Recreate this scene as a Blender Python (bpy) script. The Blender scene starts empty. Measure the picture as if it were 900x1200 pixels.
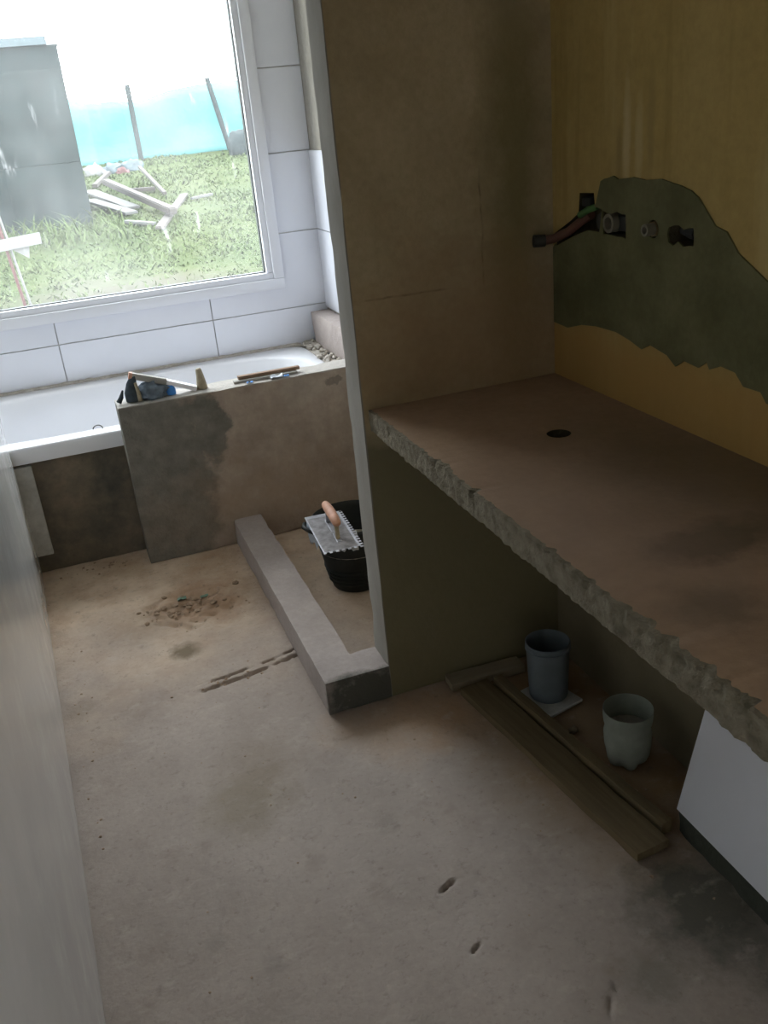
import bpy, bmesh, math, random
from mathutils import Vector, Matrix, noise
random.seed(7)
S = bpy.context.scene
COL = S.collection
R = math.radians

# ------------------------------------------------------------------ camera
H = 1.55
cam_d = bpy.data.cameras.new('camera'); cam = bpy.data.objects.new('camera', cam_d); COL.objects.link(cam)
cam_d.sensor_fit = 'HORIZONTAL'; cam_d.sensor_width = 36.0; cam_d.lens = 1075.96 / 900 * 36.0
cam_d.clip_start = 0.02; cam_d.clip_end = 300
_p, _r, _y = R(-24.029), R(-5.541), R(18.039)
fw = Vector((math.sin(_y) * math.cos(_p), math.cos(_y) * math.cos(_p), math.sin(_p)))
rt = Vector((math.cos(_y), -math.sin(_y), 0)); up = rt.cross(fw)
r2 = rt * math.cos(_r) + up * math.sin(_r); u2 = -rt * math.sin(_r) + up * math.cos(_r)
m4 = Matrix((r2, u2, -fw)).transposed().to_4x4(); m4.translation = (0, 0, H)
cam.matrix_world = m4
S.camera = cam

# ------------------------------------------------------------------ world: bright overcast sky
W = bpy.data.worlds.new('overcast_sky'); S.world = W; W.use_nodes = True
wn = W.node_tree; wn.nodes.clear()
wo = wn.nodes.new('ShaderNodeOutputWorld'); wb = wn.nodes.new('ShaderNodeBackground')
wb.inputs[0].default_value = (0.93, 0.97, 1.0, 1); wb.inputs[1].default_value = 5.5
wn.links.new(wb.outputs[0], wo.inputs[0])
S.view_settings.view_transform = 'Standard'; S.view_settings.look = 'None'
S.view_settings.gamma = 1.0; S.view_settings.use_curve_mapping = False
S.view_settings.exposure = 1.18

# sky portal in the window opening (only guides sampling of the sky)
pl = bpy.data.lights.new('window_portal', 'AREA'); pl.shape = 'RECTANGLE'; pl.size = 1.58; pl.size_y = 1.5
pl.cycles.is_portal = True
po = bpy.data.objects.new('window_portal', pl); COL.objects.link(po)
po.location = (0.21, 4.50, 1.58); po.rotation_euler = (R(90), 0, R(180))   # emits toward -y

# ------------------------------------------------------------------ materials
def lin(c): return tuple(((v / 255) / 12.92 if v / 255 <= .04045 else ((v / 255 + .055) / 1.055) ** 2.4) for v in c)

class NT:
    def __init__(s, name):
        s.m = bpy.data.materials.new(name); s.m.use_nodes = True; s.t = s.m.node_tree; s.t.nodes.clear()
        s.out = s.n('ShaderNodeOutputMaterial'); s.b = s.n('ShaderNodeBsdfPrincipled')
        s.l(s.b.outputs[0], s.out.inputs[0])
        s.pos = s.n('ShaderNodeNewGeometry').outputs['Position']
        s.obj = s.n('ShaderNodeTexCoord').outputs['Object']
    def n(s, k): return s.t.nodes.new(k)
    def l(s, a, b): s.t.links.new(a, b)
    def noise(s, sc, det=4, rough=.55, co=None, stretch=None, out=0):
        t = s.n('ShaderNodeTexNoise'); t.inputs['Scale'].default_value = sc; t.inputs['Detail'].default_value = det
        t.inputs['Roughness'].default_value = rough
        co = co or s.pos
        if stretch:
            v = s.n('ShaderNodeVectorMath'); v.operation = 'MULTIPLY'; v.inputs[1].default_value = stretch; s.l(co, v.inputs[0]); co = v.outputs[0]
        s.l(co, t.inputs['Vector']); return t.outputs[out]
    def ramp(s, fac, a, b):
        r = s.n('ShaderNodeMapRange'); r.clamp = True; r.inputs[1].default_value = a; r.inputs[2].default_value = b
        s.l(fac, r.inputs[0]); return r.outputs[0]
    def math(s, op, a, b=None):
        k = s.n('ShaderNodeMath'); k.operation = op
        for i, v in enumerate((a, b)):
            if v is None: continue
            if isinstance(v, (int, float)): k.inputs[i].default_value = v
            else: s.l(v, k.inputs[i])
        return k.outputs[0]
    def mix(s, fac, a, b):
        k = s.n('ShaderNodeMix'); k.data_type = 'RGBA'
        if isinstance(fac, (int, float)): k.inputs[0].default_value = fac
        else: s.l(fac, k.inputs[0])
        for i, v in ((6, a), (7, b)):
            if isinstance(v, tuple): k.inputs[i].default_value = (*v, 1)
            else: s.l(v, k.inputs[i])
        return k.outputs[2]
    def blob(s, c, r, soft=.4, wob=.5, wsc=9, sc=(1, 1, 1), det=6):
        """irregular stain around world point c, scaled radius r"""
        nz = s.noise(wsc, det, .65, out=1)
        d = s.n('ShaderNodeVectorMath'); d.operation = 'SUBTRACT'; s.l(nz, d.inputs[0]); d.inputs[1].default_value = (.5, .5, .5)
        k = s.n('ShaderNodeVectorMath'); k.operation = 'SCALE'; k.inputs['Scale'].default_value = wob * r * 3.4; s.l(d.outputs[0], k.inputs[0])
        a = s.n('ShaderNodeVectorMath'); a.operation = 'ADD'; s.l(s.pos, a.inputs[0]); s.l(k.outputs[0], a.inputs[1])
        b = s.n('ShaderNodeVectorMath'); b.operation = 'SUBTRACT'; s.l(a.outputs[0], b.inputs[0]); b.inputs[1].default_value = c
        e = s.n('ShaderNodeVectorMath'); e.operation = 'MULTIPLY'; s.l(b.outputs[0], e.inputs[0]); e.inputs[1].default_value = sc
        g = s.n('ShaderNodeVectorMath'); g.operation = 'LENGTH'; s.l(e.outputs[0], g.inputs[0])
        return s.ramp(g.outputs['Value'], r * (1 + soft), r * (1 - soft))
    def bump(s, h, strength=.3, dist=.01):
        k = s.n('ShaderNodeBump'); k.inputs['Strength'].default_value = strength; k.inputs['Distance'].default_value = dist
        s.l(h, k.inputs['Height']); s.l(k.outputs[0], s.b.inputs['Normal'])
    def done(s, col, rough=.8, spec=.3, metal=0):
        if isinstance(col, tuple): s.b.inputs['Base Color'].default_value = (*col, 1)
        else: s.l(col, s.b.inputs['Base Color'])
        if isinstance(rough, (int, float)): s.b.inputs['Roughness'].default_value = rough
        else: s.l(rough, s.b.inputs['Roughness'])
        s.b.inputs['Specular IOR Level'].default_value = spec; s.b.inputs['Metallic'].default_value = metal
        return s.m

def plain(name, c, rough=.6, spec=.4, metal=0, var=.12, sc=20, bump=0):
    t = NT(name); f = t.ramp(t.noise(sc, 3, co=t.obj), .3, .7)
    if bump: t.bump(t.noise(sc * 4, 4, co=t.obj), bump, .004)
    return t.done(t.mix(f, tuple(v * (1 - var) for v in c), tuple(min(1, v * (1 + var)) for v in c)), rough, spec, metal)

def cement(name, c1, c2, sc=5, fine=60, bump=.35, rough=.9, extra=None, stretch=None, spec=.2):
    t = NT(name)
    f = t.ramp(t.noise(sc, 5, .6, stretch=stretch), .33, .67)
    g = t.ramp(t.noise(fine, 5, .65), .3, .72)
    col = t.mix(f, c1, c2)
    col = t.mix(t.math('MULTIPLY', g, .28), col, tuple(v * .55 for v in c1))
    if extra: col = extra(t, col)
    t.bump(t.math('ADD', t.noise(fine, 6, .7), t.math('MULTIPLY', t.noise(sc * 2.5, 4, .6), 1.5)), bump, .006)
    return t.done(col, rough, spec)

def floor_extra(t, col):
    # pinkish clay dust trodden over the screed, strongest at the far end
    sp = t.n('ShaderNodeSeparateXYZ'); t.l(t.pos, sp.inputs[0])
    far = t.ramp(t.math('ADD', sp.outputs[1], t.math('MULTIPLY', t.noise(3, 4), 1.2)), 2.9, 3.7)
    col = t.mix(t.math('MULTIPLY', far, .8), col, t.mix(t.ramp(t.noise(10, 5, .65), .4, .65), (.76, .60, .45), (.60, .43, .30)))
    col = t.mix(t.math('MULTIPLY', t.blob((.70, 1.97, 0), .20, .6, .4, 6, (1, 1.5, 1)), .85), col, (.46, .27, .13))  # clay dust plus the orange-brown glow before the partition, both in the colour
    col = t.mix(t.math('MULTIPLY', t.blob((1.02, 1.72, 0), .36, .35, .25, 6, (1.5, .72, 1)), .92), col, (.30, .19, .09))  # brown shade under the counter, put into the floor colour
    col = t.mix(t.math('MULTIPLY', t.blob((.40, 1.6, 0), .5, .8, .6, 4), .45), col, (.50, .44, .40))
    # damp spots, stains, and dark patches beside the ledge
    for c, r, k, cc in (((.17, 1.84, 0), .10, .5, (.27, .22, .15)), ((.24, 1.97, 0), .10, .35, (.26, .20, .14)),
                        ((.144, 2.626, 0), .045, .9, (.20, .155, .10)), ((.05, 2.85, 0), .10, .3, (.27, .19, .12)),
                        ((.98, 1.12, 0), .13, .85, (.09, .09, .07)), ((1.0, .95, 0), .08, .6, (.10, .10, .08)),
                        ((.78, 1.02, 0), .05, .45, (.16, .15, .12)), ((.46, 1.62, 0), .03, .25, (.22, .19, .16)),
                        ((-.2, 2.45, 0), .05, .45, (.24, .20, .16)), ((.02, 1.45, 0), .022, .3, (.22, .2, .17)),
                        ((.12, 1.35, 0), .022, .3, (.22, .2, .17)), ((.24, 2.95, 0), .15, .6, (.36, .21, .12)), ((.30, 2.85, 0), .08, .5, (.38, .24, .15)), ((.02, 3.36, 0), .10, .45, (.36, .24, .14)), ((.33, 3.24, 0), .10, .5, (.36, .23, .13)),
                        ((.34, 1.1, 0), .03, .25, (.22, .2, .17))):
        col = t.mix(t.math('MULTIPLY', t.blob(c, r, .45, .55, .9 / r if r < .06 else 14), k), col, cc)
    sk = t.ramp(t.noise(22, 5, .7), .60, .74)
    col = t.mix(t.math('MULTIPLY', sk, .6), col, (.20, .165, .135))
    sk3 = t.ramp(t.noise(48, 5, .7), .58, .74)
    col = t.mix(t.math('MULTIPLY', sk3, .6), col, (.22, .17, .14))
    sk4 = t.ramp(t.noise(15, 5, .65, stretch=(1, 1.3, 1)), .57, .72)
    col = t.mix(t.math('MULTIPLY', sk4, .35), col, (.56, .49, .43))
    sk2 = t.ramp(t.noise(9, 4, .6), .58, .75)
    col = t.mix(t.math('MULTIPLY', sk2, .35), col, (.25, .19, .15))
    return col
M = {}
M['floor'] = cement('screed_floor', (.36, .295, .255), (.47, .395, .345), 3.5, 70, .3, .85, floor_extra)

def half_extra(t, col):
    damp = t.math('MAXIMUM', t.blob((.17, 3.32, .30), .26, .07, .28, 7, (1, 1, .55)), t.blob((.43, 3.32, .50), .075, .1, .6, 10, (1, 1, .55)))
    col = t.mix(t.math('MULTIPLY', damp, .85), col, t.mix(t.ramp(t.noise(16, 5, .65), .35, .65), (.13, .132, .12), (.21, .21, .19)))
    col = t.mix(t.math('MULTIPLY', t.blob((.93, 3.32, .585), .026, .1, .55, 30, (.7, 1, 1.4)), .6), col, (.15, .14, .125))
    col = t.mix(t.math('MULTIPLY', t.blob((.80, 3.32, .57), .09, .2, .35, 12, (1, 1, 1.5)), .3), col, (.46, .42, .37))
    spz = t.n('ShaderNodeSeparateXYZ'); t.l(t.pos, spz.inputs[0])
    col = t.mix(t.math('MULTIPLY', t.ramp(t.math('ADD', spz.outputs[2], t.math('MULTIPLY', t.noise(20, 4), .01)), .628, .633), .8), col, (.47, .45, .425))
    col = t.mix(t.math('MULTIPLY', t.blob((.60, 3.32, .16), .30, .6, .5, 5, (1, 1, 2)), .5), col, (.36, .255, .175))
    return col
M['half_wall'] = cement('damp_render', (.35, .285, .24), (.50, .42, .355), 8, 40, .7, .85, half_extra)
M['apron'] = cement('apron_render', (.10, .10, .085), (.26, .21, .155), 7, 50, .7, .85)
M['tile_back'] = cement('mortar_smeared_tile', (.48, .48, .46), (.66, .66, .65), 12, 60, .3, .7)
def curb_extra(t, col):
    return t.mix(t.math('MULTIPLY', t.blob((.58, 2.05, .04), .13, .18, .25, 12, (.9, 2.2, 1.3)), .9), col, (.075, .08, .065))
M['curb'] = cement('curb_render', (.37, .32, .30), (.46, .40, .375), 6, 70, .4, .88, curb_extra)
def part_extra(t, col):
    col = t.mix(t.math('MULTIPLY', t.blob((1.09, 2.08, 1.40), .075, .6, .5, 9, (1, 1, .16)), .75), col, (.20, .165, .065))
    sp = t.n('ShaderNodeSeparateXYZ'); t.l(t.pos, sp.inputs[0])
    wob = t.math('MULTIPLY', t.math('SUBTRACT', t.noise(9, 4), .5), .018)
    def line(ax, at, w, oax, lo, hi):
        d = t.math('ABSOLUTE', t.math('SUBTRACT', t.math('ADD', sp.outputs[ax], wob), at))
        k = t.ramp(d, w, w * .3); k = t.math('MULTIPLY', k, t.ramp(sp.outputs[oax], lo, lo + .03)); return t.math('MULTIPLY', k, t.ramp(sp.outputs[oax], hi, hi - .03))
    ln = t.math('MAXIMUM', line(2, 1.12, .0035, 0, .67, .92), line(0, .995, .0035, 2, 1.10, 1.40))
    col = t.mix(t.math('MULTIPLY', ln, t.math('MULTIPLY', t.ramp(t.noise(25, 3), .35, .6), .5)), col, (.09, .07, .04))
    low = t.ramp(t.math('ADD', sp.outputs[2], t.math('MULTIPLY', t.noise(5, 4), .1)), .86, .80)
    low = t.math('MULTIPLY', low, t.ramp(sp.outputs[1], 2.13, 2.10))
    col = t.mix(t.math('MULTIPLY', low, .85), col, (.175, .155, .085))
    col = t.mix(t.math('MULTIPLY', t.blob((1.0, 2.08, .97), .30, .6, .5, 6, (.8, 1, 1.6)), .5), col, (.36, .21, .10))
    endf = t.ramp(sp.outputs[0], .653, .6505)
    return t.mix(endf, col, t.mix(t.ramp(t.noise(6, 5, .6, stretch=(1, 1, .4)), .35, .65), (.25, .23, .205), (.33, .31, .28)))
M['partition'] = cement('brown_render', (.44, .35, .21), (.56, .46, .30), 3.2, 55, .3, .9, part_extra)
XR0 = 1.19
def wall_extra(t, col):
    st = t.ramp(t.noise(7, 4, .6, stretch=(1, 1.2, .12)), .52, .66)
    col = t.mix(t.math('MULTIPLY', st, .45), col, (.60, .47, .22))
    st2 = t.ramp(t.noise(11, 4, .6, stretch=(1, 1.2, .1)), .56, .68)
    col = t.mix(t.math('MULTIPLY', st2, .5), col, (.33, .23, .07))
    for yy, zz, hh, cc in ((1.775, 1.43, .10, (.66, .54, .32)), (1.80, 1.40, .05, (.30, .22, .09)), (1.73, 1.42, .08, (.60, .48, .26)), (1.69, 1.46, .09, (.34, .25, .10))):
        col = t.mix(t.math('MULTIPLY', t.blob((XR0, yy, zz), .012, .5, .4, 25, (0, 1, .012 / hh)), .55), col, cc)
    sp = t.n('ShaderNodeSeparateXYZ'); t.l(t.pos, sp.inputs[0])
    low = t.ramp(t.math('ADD', sp.outputs[2], t.math('MULTIPLY', t.noise(6, 4), .12)), 1.12, 1.03)
    col = t.mix(t.math('MULTIPLY', low, .75), col, (.50, .30, .10))
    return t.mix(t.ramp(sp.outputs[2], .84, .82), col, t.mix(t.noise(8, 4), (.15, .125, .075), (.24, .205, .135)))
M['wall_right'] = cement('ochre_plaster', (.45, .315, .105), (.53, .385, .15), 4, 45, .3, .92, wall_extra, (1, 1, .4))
M['patch'] = cement('fresh_cement', (.13, .124, .058), (.215, .20, .10), 6, 60, .3, .85)
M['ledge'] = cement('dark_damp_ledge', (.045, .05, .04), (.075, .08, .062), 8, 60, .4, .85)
M['hole'] = cement('dark_raw_mortar', (.06, .05, .03), (.10, .085, .05), 20, 60, .5, .95)
M['bare'] = cement('bare_render', (.33, .31, .27), (.45, .43, .39), 4, 50, .35, .9, None, (1, 1, .3))
def slab_extra(t, col):
    col = t.mix(t.math('MULTIPLY', t.blob((.91, 1.09, .855), .085, .3, .45, 11, (.7, 1.4, 1)), .9), col, (.11, .075, .035))
    col = t.mix(t.math('MULTIPLY', t.blob((.78, .93, .855), .07, .5, .7, 12), .6), col, (.13, .10, .06))
    col = t.mix(t.math('MULTIPLY', t.blob((1.1, 1.3, .855), .20, .5, .5, 7, (1, .6, 1)), .6), col, (.16, .125, .07))
    col = t.mix(t.math('MULTIPLY', t.blob((.80, 1.25, .855), .10, .6, .6, 8, (.5, .3, 1)), .5), col, (.37, .27, .22))
    return col
M['slab_top'] = cement('dusty_slab_top', (.36, .235, .15), (.44, .30, .20), 4.5, 50, .3, .88, slab_extra)
M['slab_edge'] = cement('broken_slab_edge', (.20, .172, .12), (.37, .325, .245), 30, 120, 1.0, .95)
M['ceiling'] = cement('ceiling_plaster', (.74, .72, .68), (.80, .78, .74), 3, 40, .2, .9)
M['tile'] = plain('white_glazed_tile', (.73, .75, .82), .18, .5, 0, .02, 6)
M['wall_left'] = None
t = NT('glossy_white_panel')
f = t.ramp(t.noise(6, 4, .6), .35, .7)
t.bump(t.noise(2.0, 2, .5), .03, .01)
sm = t.ramp(t.noise(5, 5, .7), .45, .75)
M['wall_left'] = t.done(t.mix(f, (.76, .77, .77), (.83, .83, .83)), t.math('ADD', t.math('MULTIPLY', sm, .10), .09), .6)
M['grout'] = plain('grey_grout', (.62, .61, .60), .9, .2, 0, .15, 30)
M['pvc'] = plain('white_window_plastic', (.73, .745, .80), .3, .45, 0, .02, 5)
M['gasket'] = plain('dark_gasket', (.03, .035, .035), .6, .3)
M['enamel'] = plain('white_bath_enamel', (.77, .78, .82), .28, .45, 0, .02, 4)
M['mortar'] = cement('loose_mortar', (.46, .42, .37), (.64, .60, .55), 30, 90, .8, .95)
M['crumb'] = cement('reddish_crumb', (.30, .20, .13), (.50, .38, .28), 30, 90, .5, .95)
M['black_rubber'] = plain('black_rubber', (.014, .017, .017), .55, .35, 0, .3, 20)
M['steel'] = plain('smeared_steel', (.30, .30, .33), .42, .5, .45, .25, 30, .3)
M['smear'] = plain('dried_grey_mortar', (.25, .24, .25), .85, .2, 0, .3, 35, .4)
M['handle_wood'] = plain('pink_worn_wood', (.50, .27, .19), .6, .3, 0, .2, 25)
M['dark_wood'] = None
def wood(name, c1, c2, axis=(1, .06, 1), sc=60, rough=.8):
    t = NT(name); f = t.ramp(t.noise(sc, 5, .6, co=t.obj, stretch=axis), .3, .7)
    t.bump(t.noise(sc * 1.5, 4, .6, co=t.obj, stretch=axis), .4, .003)
    return t.done(t.mix(f, c1, c2), rough, .25)
M['old_plank'] = wood('dirty_old_plank', (.13, .095, .05), (.20, .15, .082))
M['light_batten'] = wood('grey_batten', (.27, .22, .15), (.36, .30, .21), (.08, 1, 1))
M['yard_plank'] = wood('weathered_yard_plank', (.048, .042, .04), (.075, .068, .064), (.06, 1, 1), 30)
M['yard_plank_white'] = wood('painted_yard_board', (.085, .085, .083), (.10, .10, .098), (.06, 1, 1), 30)
M['stick'] = wood('brown_strip', (.20, .13, .09), (.30, .20, .14), (.08, 1, 1))
M['stick_grey'] = wood('grey_strip', (.30, .29, .27), (.42, .41, .38), (.08, 1, 1))
M['clay'] = plain('pale_cement_lump', (.38, .33, .24), .9, .2, 0, .2, 60, .5)
M['rag'] = plain('grey_blue_cloth', (.16, .20, .25), .95, .1, 0, .35, 25, .3)
M['rag_dark'] = plain('dark_cloth', (.06, .075, .09), .95, .1, 0, .3, 25, .3)
M['blue'] = plain('bright_blue_plastic', (.06, .28, .75), .5, .4)
M['blade'] = plain('white_blade', (.85, .85, .90), .3, .5, 0, .03)
M['grey_plastic'] = plain('blue_grey_plastic', (.15, .18, .205), .5, .4, 0, .12, 12)
M['bag'] = plain('pale_plastic_bag', (.45, .50, .58), .4, .5, 0, .15, 30)
M['brass'] = plain('dull_brass', (.30, .22, .12), .45, .5, .7, .2, 40)
M['green_pipe'] = plain('green_pipe', (.07, .16, .045), .5, .4)
M['red_pipe'] = plain('brown_red_pipe', (.13, .06, .04), .5, .4)
M['dark_metal'] = plain('dark_pipe_metal', (.05, .05, .045), .5, .4, .3)
M['white_plastic'] = plain('dusty_fitting', (.22, .20, .15), .4, .4)
M['green_scrap'] = plain('green_plastic_scrap', (.16, .26, .19), .5, .4)
# frosted cut bottle: cloudy plastic
t = NT('cloudy_bottle_plastic')
f = t.ramp(t.noise(18, 4, .6, co=t.obj), .35, .7)
t.b.inputs['Transmission Weight'].default_value = .35
t.b.inputs['IOR'].default_value = 1.2
M['bottle'] = t.done(t.mix(f, (.36, .40, .35), (.50, .54, .48)), .35, .4)
# dusty window glass: clear, with dirt streaks and a pale film imitating glare haze
t = NT('dusty_hazed_glass')
tr = t.n('ShaderNodeBsdfTransparent'); tr.inputs[0].default_value = (.97, .985, .985, 1)
tl = t.n('ShaderNodeBsdfTranslucent'); tl.inputs[0].default_value = (.95, .97, 1.0, 1)
mx = t.n('ShaderNodeMixShader')
film = t.math('MULTIPLY', t.ramp(t.noise(2.2, 4, .6), .25, .8), .035)
streak = t.math('MULTIPLY', t.ramp(t.noise(26, 3, .6, stretch=(1, 1, .22)), .66, .80), .12)
t.l(t.math('ADD', t.math('ADD', film, streak), .010), mx.inputs[0]); t.l(tr.outputs[0], mx.inputs[1]); t.l(tl.outputs[0], mx.inputs[2])
gl = t.n('ShaderNodeBsdfGlossy'); gl.inputs['Roughness'].default_value = .03
mx2 = t.n('ShaderNodeMixShader'); mx2.inputs[0].default_value = .04
t.l(mx.outputs[0], mx2.inputs[1]); t.l(gl.outputs[0], mx2.inputs[2]); t.l(mx2.outputs[0], t.out.inputs[0])
M['glass'] = t.m
t = NT('yard_soil_and_turf')
f = t.ramp(t.noise(.9, 5, .6), .38, .62); g = t.ramp(t.noise(14, 4, .6), .3, .7)
col = t.mix(f, (.022, .036, .010), (.038, .050, .016)); col = t.mix(t.math('MULTIPLY', g, .35), col, (.048, .056, .024))
mud = t.math('MAXIMUM', t.blob((.5, 7.6, .3), .5, .5, .5, 2, (.6, 1, 1)), t.math('MULTIPLY', t.blob((.3, 8.2, .3), .35, .5, .5, 2), .7))
M['turf'] = t.done(t.mix(t.math('MULTIPLY', mud, .8), col, (.05, .045, .036)), .95, .1)
def grassmat(name, a, b):
    t = NT(name); f = t.ramp(t.noise(1.3, 4, .6), .35, .65)
    c = t.mix(f, a, b); m = t.done(c, .7, .2)
    t.b.inputs['Subsurface Weight'].default_value = 0
    return m
M['grass'] = grassmat('grass_blades', (.036, .058, .015), (.056, .074, .027))
M['shed'] = plain('dark_shed_sheet', (.011, .018, .0185), .8, .15, 0, .25, 4)
M['shed_trim'] = plain('pale_blue_trim', (.055, .075, .085), .6, .3)
t = NT('turquoise_tarp'); f = t.ramp(t.noise(1.5, 4, .6), .3, .7)
t.bump(t.noise(3, 4), .5, .05)
t.l(t.n('ShaderNodeBsdfTranslucent').outputs[0], t.out.inputs[0]) if False else None
M['tarp'] = t.done(t.mix(f, (.06, .19, .20), (.085, .235, .245)), .6, .3)
M['post'] = plain('grey_post', (.022, .03, .032), .8, .2)
M['tape_red'] = plain('faded_red', (.07, .025, .025), .6, .3)
M['white_board'] = plain('white_board', (.13, .13, .13), .6, .3, 0, .03)
M['bounce_paving'] = plain('pale_bounce_paving', (.55, .53, .49), .9, .2, 0, .15, 4)
M['roof'] = plain('roof_sheet', (.3, .3, .3), .8, .2)

# ------------------------------------------------------------------ helpers
def tag(o, label=None, cat=None, group=None, kind=None):
    if label: o['label'] = label
    if cat: o['category'] = cat
    if group: o['group'] = group
    if kind: o['kind'] = kind
    return o
def mesh_obj(name, me, mat, parent=None):
    o = bpy.data.objects.new(name, me); COL.objects.link(o)
    if mat is not None and not me.materials:
        for m in (mat if isinstance(mat, (list, tuple)) else [mat]): me.materials.append(m)
    if parent: o.parent = parent
    return o
def fin(name, bm, mat, parent=None, smooth=None, origin=None):
    bmesh.ops.recalc_face_normals(bm, faces=bm.faces)
    me = bpy.data.meshes.new(name)
    if origin is not None:
        bmesh.ops.translate(bm, verts=bm.verts, vec=-Vector(origin))
    bm.to_mesh(me); bm.free()
    if smooth is not None:
        for p in me.polygons: p.use_smooth = True
        me.set_sharp_from_angle(angle=R(smooth))
    o = mesh_obj(name, me, mat, parent)
    if origin is not None:
        o.location = origin if parent is None else Vector(origin)
    return o
def empty(name, loc, rz=0):
    o = bpy.data.objects.new(name, None); COL.objects.link(o); o.location = loc; o.rotation_euler = (0, 0, rz); o.empty_display_size = .05
    return o
def box(bm, x0, x1, y0, y1, z0, z1, bev=0):
    r = bmesh.ops.create_cube(bm, size=1)
    bmesh.ops.scale(bm, vec=(x1 - x0, y1 - y0, z1 - z0), verts=r['verts'])
    bmesh.ops.translate(bm, vec=((x0 + x1) / 2, (y0 + y1) / 2, (z0 + z1) / 2), verts=r['verts'])
    if bev:
        es = list({e for v in r['verts'] for e in v.link_edges})
        bmesh.ops.bevel(bm, geom=es, offset=bev, segments=2, affect='EDGES', profile=.6)
def bx(name, x0, x1, y0, y1, z0, z1, mat, parent=None, bev=0, smooth=None):
    bm = bmesh.new(); box(bm, x0, x1, y0, y1, z0, z1, bev); return fin(name, bm, mat, parent, smooth)
def rough_box(name, x0, x1, y0, y1, z0, z1, mat, parent=None, step=.02, amp=.002, freq=12, edge=.006, origin=None, smooth=38, lock=None):
    """closed, subdivided box with uneven faces and worn edges (no wear where lock(p) says so)"""
    bm = bmesh.new(); V = {}
    L = (x1 - x0, y1 - y0, z1 - z0); N = [max(1, int(round(l / step))) for l in L]; O = (x0, y0, z0)
    def vert(i, j, k):
        key = (i, j, k)
        if key not in V:
            p = Vector((O[0] + L[0] * i / N[0], O[1] + L[1] * j / N[1], O[2] + L[2] * k / N[2]))
            on = sum((i in (0, N[0]), j in (0, N[1]), k in (0, N[2])))
            d = noise.noise_vector(p * freq) * amp
            c = Vector(((x0 + x1) / 2, (y0 + y1) / 2, (z0 + z1) / 2))
            if on >= 2 and edge:
                s = edge * (.25 + max(0, noise.noise(p * freq * 1.7 + Vector((7, 3, 1))) * 1.3))
                for a, q, n_ in ((0, i, N[0]), (1, j, N[1]), (2, k, N[2])):
                    if q in (0, n_): d[a] += s * (1 if q == 0 else -1)
            if lock and lock(p): d = Vector((0, 0, 0))
            V[key] = bm.verts.new(p + d)
        return V[key]
    def face(a, b): # a fixed axis, b side
        o1, o2 = [q for q in (0, 1, 2) if q != a]
        for u in range(N[o1]):
            for v in range(N[o2]):
                q = []
                for du, dv in ((0, 0), (1, 0), (1, 1), (0, 1)):
                    ix = [0, 0, 0]; ix[a] = b; ix[o1] = u + du; ix[o2] = v + dv; q.append(vert(*ix))
                bm.faces.new(q)
    for a in range(3): face(a, 0); face(a, N[a])
    return fin(name, bm, mat, parent, smooth, origin)
def tube(bm, pts, r, seg=10, cap=True):
    pts = [Vector(p) for p in pts]; rings = []
    rr = r if isinstance(r, (list, tuple)) else [r] * len(pts)
    nrm = None
    for i, p in enumerate(pts):
        d = (pts[min(i + 1, len(pts) - 1)] - pts[max(i - 1, 0)]).normalized()
        if nrm is None: nrm = d.orthogonal().normalized()
        else: nrm = (nrm - d * nrm.dot(d)).normalized()
        b = d.cross(nrm)
        rings.append([bm.verts.new(p + (nrm * math.cos(2 * math.pi * k / seg) + b * math.sin(2 * math.pi * k / seg)) * rr[i]) for k in range(seg)])
    for a, b in zip(rings, rings[1:]):
        for k in range(seg): bm.faces.new((a[k], a[(k + 1) % seg], b[(k + 1) % seg], b[k]))
    if cap: bm.faces.new(rings[0][::-1]); bm.faces.new(rings[-1])
def lathe(bm, prof, seg=28, c=(0, 0, 0), rmod=None, closed=False):
    rings = []
    for r, z in prof:
        ring = []
        for k in range(seg):
            a = 2 * math.pi * k / seg; q = r * (rmod(a, r, z) if rmod else 1)
            ring.append(bm.verts.new((c[0] + q * math.cos(a), c[1] + q * math.sin(a), c[2] + z)))
        rings.append(ring)
    pr = list(zip(rings, rings[1:]))
    if closed: pr.append((rings[-1], rings[0]))
    for a, b in pr:
        for k in range(seg): bm.faces.new((a[k], a[(k + 1) % seg], b[(k + 1) % seg], b[k]))
    if not closed: bm.faces.new(rings[0][::-1]); bm.faces.new(rings[-1])
def prism(bm, poly, axis, d0, d1):
    """extrude a polygon: axis 'x' takes (y,z), 'y' takes (x,z), 'z' takes (x,y)"""
    def P(a, b, d): return {'x': (d, a, b), 'y': (a, d, b), 'z': (a, b, d)}[axis]
    A = [bm.verts.new(P(a, b, d0)) for a, b in poly]; B = [bm.verts.new(P(a, b, d1)) for a, b in poly]
    n = len(poly)
    for i in range(n): bm.faces.new((A[i], A[(i + 1) % n], B[(i + 1) % n], B[i]))
    bm.faces.new(A[::-1]); bm.faces.new(B)
def boolean_cut(o, cutters):
    """cut real holes, then drop the cutters"""
    for c in cutters:
        md = o.modifiers.new('cut', 'BOOLEAN'); md.operation = 'DIFFERENCE'; md.object = c; md.solver = 'EXACT'
    dg = bpy.context.evaluated_depsgraph_get(); dg.update()
    me = bpy.data.meshes.new_from_object(o.evaluated_get(dg)); o.modifiers.clear(); o.data = me
    for c in cutters: bpy.data.objects.remove(c, do_unlink=True)
def paint_inside(o, mat, test):
    """faces made by the cut get the raw material found inside"""
    o.data.materials.append(mat); k = len(o.data.materials) - 1
    for p in o.data.polygons:
        if test(p.center, p.normal): p.material_index = k
def rot_about(bm, c, ang, axis): bmesh.ops.rotate(bm, verts=bm.verts, cent=c, matrix=Matrix.Rotation(ang, 3, axis))

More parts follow.
